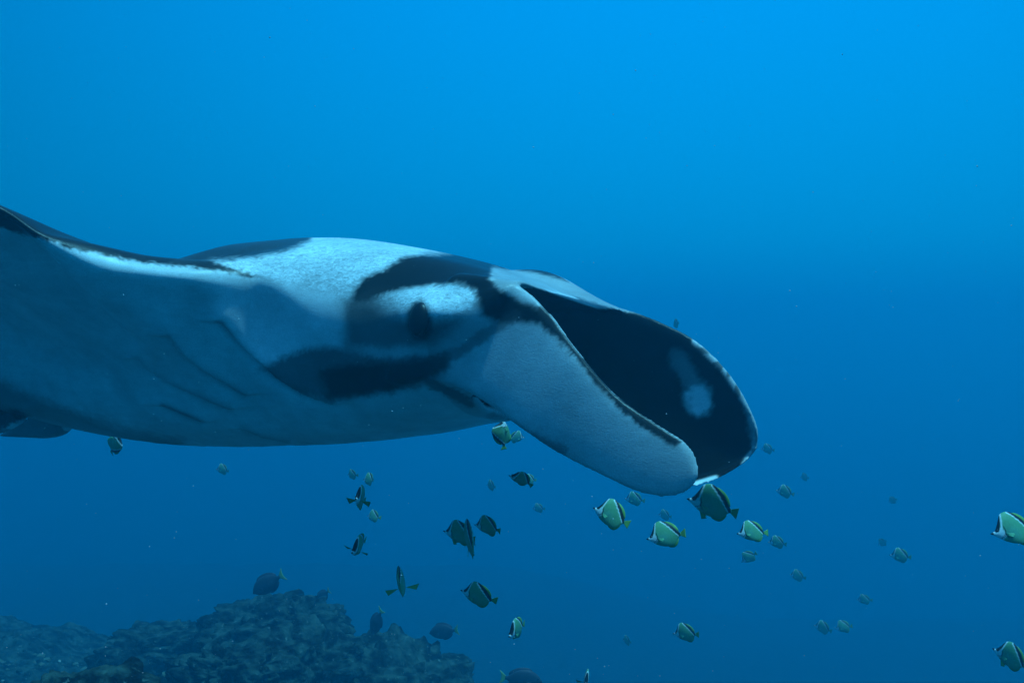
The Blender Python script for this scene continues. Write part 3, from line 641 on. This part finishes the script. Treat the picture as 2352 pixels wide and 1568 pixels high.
FISH = [
 (1406, 1180, 92, 0.11, 24, 22, -20, 'bright green lit barberfish just below the tip of the near head fin, nose tilted up', 0, 0),
 (1529, 1227, 90, 0.115, -6, 8, -20, 'brightest barberfish with white cheek, between the near head fin tip and the shadowed fish', 0, 0),
 (1637, 1152, 116, 0.164, 14, 8, 12, 'large shadowed barberfish tucked under the far head fin with its pelvic fins down', 0, 1),
 (1728, 1219, 71, 0.11, -3, 12, -20, 'lit barberfish just right of the large shadowed fish', 0, 0),
 (1785, 1244, 42, .20, 5, 15, 0, 'faint barberfish touching the tail of the lit fish right of the shadowed one', 0, 0),
 (1719, 1278, 42, .20, -32, 25, 0, 'faint barberfish pointing nose down below the lit fish right of the shadowed one', 0, 0),
 (1803, 1128, 42, .22, 14, 20, 0, 'faint grey barberfish right of the far head fin, level with its lower edge', 0, 0),
 (1832, 1321, 38, .25, 10, 25, 0, 'ghostly barberfish below and right of the faint nose down fish', 0, 0),
 (2027, 1245, 28, .22, -30, 50, 0, 'ghostly small barberfish just above left of the hazy fish on the right', 0, 0),
 (2068, 1275, 48, .22, 8, 20, 0, 'hazy barberfish with visible black band alone in the right half', 0, 0),
 (1890, 1440, 42, .26, 15, 30, 0, 'ghostly barberfish at left of a hazy pair low on the right', 0, 0),
 (1937, 1438, 42, .24, -15, 35, -14, 'greenish barberfish at right of a hazy pair low on the right', 0, 0),
 (1575, 1452, 62, .15, -2, 25, 0, 'dim barberfish with pale snout low in the middle, by itself under the school', 0, 0),
 (1187, 1442, 80, .15, -6, -62, 6, 'narrow barberfish turning towards the viewer above the right end of the reef', 0, 0),
 (1098, 1366, 86, 0.112, 20, 18, 12, 'dark barberfish with nose raised, lowest of the near fish above the reef', 0, 0),
 (1057, 1222, 82, 0.118, 10, 12, 12, 'dark barberfish half hidden behind the upright green fish', 0, 1),
 (1079, 1236, 122, .168, 4, 80, 6, 'upright green barberfish seen from behind in the middle of the dark trio', 0, 1),
 (1121, 1206, 68, 0.1, 8, 14, 12, 'dark barberfish on the right of the trio, nose behind the upright green fish', 0, 0),
 (920, 1335, 112, .142, -24, 90, 12, 'slim barberfish swimming away with both side fins spread wide', 1, 0),
 (825, 1250, 84, .105, -8, -76, 16, 'dark slim barberfish seen head on above the slim one with spread fins', 1, 0),
 (829, 1142, 82, .10, 14, -82, 8, 'dark slim barberfish seen nearly head on under the belly, right above a small lit fish', 1, 0),
 (849, 1100, 44, .16, 0, 38, -14, 'small lit barberfish at the top of the column under the belly', 0, 0),
 (808, 1089, 34, .17, 0, 50, 0, 'faint small barberfish left of the topmost lit fish under the belly', 0, 0),
 (857, 1184, 40, .17, 0, 45, -14, 'small pale barberfish below the head on dark fish under the belly', 0, 0),
 (512, 1077, 36, .20, 8, 10, 0, 'lone faint barberfish under the middle of the belly', 0, 0),
 (1128, 1114, 36, .20, 5, 55, 0, 'faint green barberfish left of the banking dark fish', 0, 0),
 (1197, 1097, 62, 0.09, 18, -30, 50, 'dark barberfish banking hard so that its back points up right', 0, 0),
 (1216, 1100, 36, .17, 0, 30, -14, 'small bright barberfish peeping out behind the banking dark fish', 0, 0),
 (1237, 1166, 32, .24, 0, 25, 0, 'ghostly barberfish under the banking dark fish', 0, 0),
 (1152, 997, 72, .115, 96, 150, 0, 'dark barberfish nose up under the throat with its tail hanging down', 0, 0),
 (1186, 1003, 40, .165, 5, 168, 0, 'pale lit barberfish behind the nose up fish at the throat, facing right', 0, 0),
 (1527, 1182, 36, .26, 5, 40, 0, 'ghostly barberfish just above the brightest fish', 0, 0),
 (1457, 1145, 46, .22, 8, 20, 0, 'hazy barberfish partly hidden by the lower edge of the near head fin', 0, 0),
 (262, 1020, 74, .17, 132, 30, 0, 'dark barberfish below the left of the belly with its tail pointing down', 0, 0),
 (2331, 1213, 112, .135, -5, 6, -20, 'bright barberfish entering at the right edge, cut off by the frame', 0, 0),
 (2324, 1506, 84, .14, 22, 38, 0, 'teal barberfish in the lower right corner', 0, 1),
 (1347, 1556, 66, .15, 0, -84, 10, 'dark barberfish seen head on at the bottom edge with its fins out', 1, 0),
 (1553, 743, 34, .20, -10, 78, 0, 'tiny barberfish peeping over the top edge of the far head fin', 0, 0),
 (1763, 1030, 34, .24, 5, 40, 0, 'barely visible barberfish just right of the far head fin tip', 0, 0),
 (1848, 1095, 26, .22, 0, 60, 0, 'barely visible tiny barberfish above the faint grey fish', 0, 0),
 (1985, 1376, 34, .24, 0, 30, 0, 'barely visible barberfish above the hazy pair', 0, 0),
 (2050, 1148, 26, .22, -20, 60, 0, 'barely visible small barberfish above the hazy fish on the right', 0, 0),
 (1440, 1470, 32, .23, 0, 60, 0, 'barely visible barberfish left of the dim fish with pale snout', 0, 0),
]
for f in FISH: place_fish(*f)

# ------------------------------------------------------------------ surgeonfish by the reef
ST = [(0, .0), (.04, .05), (.10, .12), (.2, .19), (.35, .235), (.5, .225), (.65, .165), (.76, .085), (.82, .045), (.86, .045)]
SB = [(0, -.02), (.05, -.05), (.12, -.11), (.25, -.18), (.4, -.21), (.55, -.20), (.68, -.145), (.77, -.075), (.82, -.04), (.86, -.04)]
SK = [(0, .015), (.1, .06), (.3, .085), (.5, .08), (.7, .04), (.86, .012)]
sx = .86 * np.linspace(0, 1, 36); zt = pchip(*np.array(ST).T, sx); zb = pchip(*np.array(SB).T, sx); yk = pchip(*np.array(SK).T, sx); rs = []
for i in range(36):
    a = np.linspace(0, 2 * np.pi, 24, endpoint=False)
    rs.append(np.column_stack([np.full(24, sx[i]), yk[i] * np.cos(a), (zt[i] + zb[i]) / 2 + (zt[i] - zb[i]) / 2 * np.sin(a)]))
M_SURG = plain_material('dark_grey_fish_skin', (.035, .04, .05), .5, .2, 60, .2)
M_YTAIL = plain_material('yellow_tail', (.34, .52, .14), .5, .2, 60, .2)
SHIFT = np.array([-.5, 0, 0])
SM = {'body': fmesh('surgeonfish_body', close_tube(rs), M_SURG),
      'dorsal_fin': fmesh('surgeonfish_dorsal', thin([(.22, .18), (.30, .26), (.5, .275), (.66, .225), (.78, .13), (.78, .07), (.6, .16)], .006), M_SURG),
      'anal_fin': fmesh('surgeonfish_anal', thin([(.40, -.19), (.46, -.245), (.6, -.235), (.72, -.17), (.78, -.09), (.72, -.10), (.55, -.18)], .006), M_SURG),
      'tail_fin': fmesh('surgeonfish_tail', rayfin((.845, 0, .045), (.845, 0, -.045), [(1.0 - .05 * math.sin(math.pi * j / 10), 0, .17 - .034 * j) for j in range(11)], .004), M_YTAIL)}
SPF = {s: fmesh('surgeonfish_pectoral', rayfin((.24, s * .075, .0), (.26, s * .075, -.06), [(.36, s * (.12 + .01 * j), -.01 - .03 * j) for j in range(5)], .002, 4), M_SURG) for s in (1, -1)}
SEY = {s: fmesh('surgeonfish_eye', (eyv * [.022, .012, .022] + [.11, s * .058, .06], eyf), M_FINB) for s in (1, -1)}
SURG = [
 (617, 1340, 92, .50, -32, 12, 'dark oval surgeonfish with bright yellow tail diving over the crest of the reef'),
 (742, 1368, 52, .34, -38, 30, 'small distant surgeonfish with yellow tail at the right shoulder of the crest boulder'),
 (866, 1428, 74, .40, -62, 40, 'surgeonfish pointing nose down above the pale speckled boulder'),
 (1020, 1450, 76, .44, -12, 20, 'dark surgeonfish gliding off the right end of the reef'),
 (1196, 1560, 100, .50, -6, 180, 'surgeonfish facing right at the bottom edge with yellow tail on its left'),
]
sp = None
for i, (px, py, plen, size, pitch, yaw, label) in enumerate(SURG):
    if sp is None:
        sp = link(bpy.data.objects.new('surgeonfish', None))
        for k, me in SM.items(): link(bpy.data.objects.new(k, me), sp)
        for s in (1, -1): link(bpy.data.objects.new('pectoral_fin', SPF[s]), sp); link(bpy.data.objects.new('eye', SEY[s]), sp)
        o = sp
    else: o = copy_tree(sp)
    d = size * 2352 / (FX * plen); o.location = at(px, py, d); o.scale = (size,) * 3
    o.rotation_euler = (Matrix.Rotation(math.radians(-yaw), 3, 'Z') @ Matrix.Rotation(math.radians(pitch), 3, 'Y')).to_euler()
    tag(o, label, 'fish', 'surgeonfish over the reef')

# ------------------------------------------------------------------ specks drifting in the water
pv = []; pf = []
oc = np.array([(1, 0, 0), (-1, 0, 0), (0, 1, 0), (0, -1, 0), (0, 0, 1), (0, 0, -1)], float); of = [(0, 2, 4), (2, 1, 4), (1, 3, 4), (3, 0, 4), (2, 0, 5), (1, 2, 5), (3, 1, 5), (0, 3, 5)]
for k in range(2200):
    d = rng.uniform(1.2, 7.0) ; px = rng.uniform(-300, 2650); py = rng.uniform(-200, 1750)
    c = at(px, py, d); s = rng.uniform(.0003, .0011) * (1.7 if rng.random() < .03 else 1)
    o = len(pv); pv += [tuple(c + q * s * rng.uniform(.6, 1.4, 3)) for q in oc]; pf += [[a + o for a in q] for q in of]
M_SPECK = plain_material('drifting_speck', (.5, .55, .55), .8, .1)
spk = mesh_obj('plankton_specks', pv, pf, M_SPECK, smooth=False); tag(spk, 'pale plankton specks drifting in the water', 'plankton', kind='stuff')

# ------------------------------------------------------------------ the water itself: one even body of haze
bx = [(-56, -16, float(zs.min()) - 1.0), (56, 59, 2.4)]
(x0, y0, z0), (x1, y1, z1) = bx
hv = [(x0, y0, z0), (x1, y0, z0), (x1, y1, z0), (x0, y1, z0), (x0, y0, z1), (x1, y0, z1), (x1, y1, z1), (x0, y1, z1)]
hf = [[0, 3, 2, 1], [4, 5, 6, 7], [0, 1, 5, 4], [1, 2, 6, 5], [2, 3, 7, 6], [3, 0, 4, 7]]
M_HAZE = bpy.data.materials.new('water_haze'); M_HAZE.use_nodes = True
t = M_HAZE.node_tree; t.nodes.clear(); o_ = N(t, 'ShaderNodeOutputMaterial'); pvn = N(t, 'ShaderNodeVolumePrincipled')
pvn.inputs['Color'].default_value = (.01, .66, .88, 1); pvn.inputs['Density'].default_value = .042
pvn.inputs['Anisotropy'].default_value = .7; pvn.inputs['Density Attribute'].default_value = ''
t.links.new(pvn.outputs[0], o_.inputs['Volume'])
hz = mesh_obj('haze', hv, hf, M_HAZE, smooth=False); tag(hz, kind='stuff')
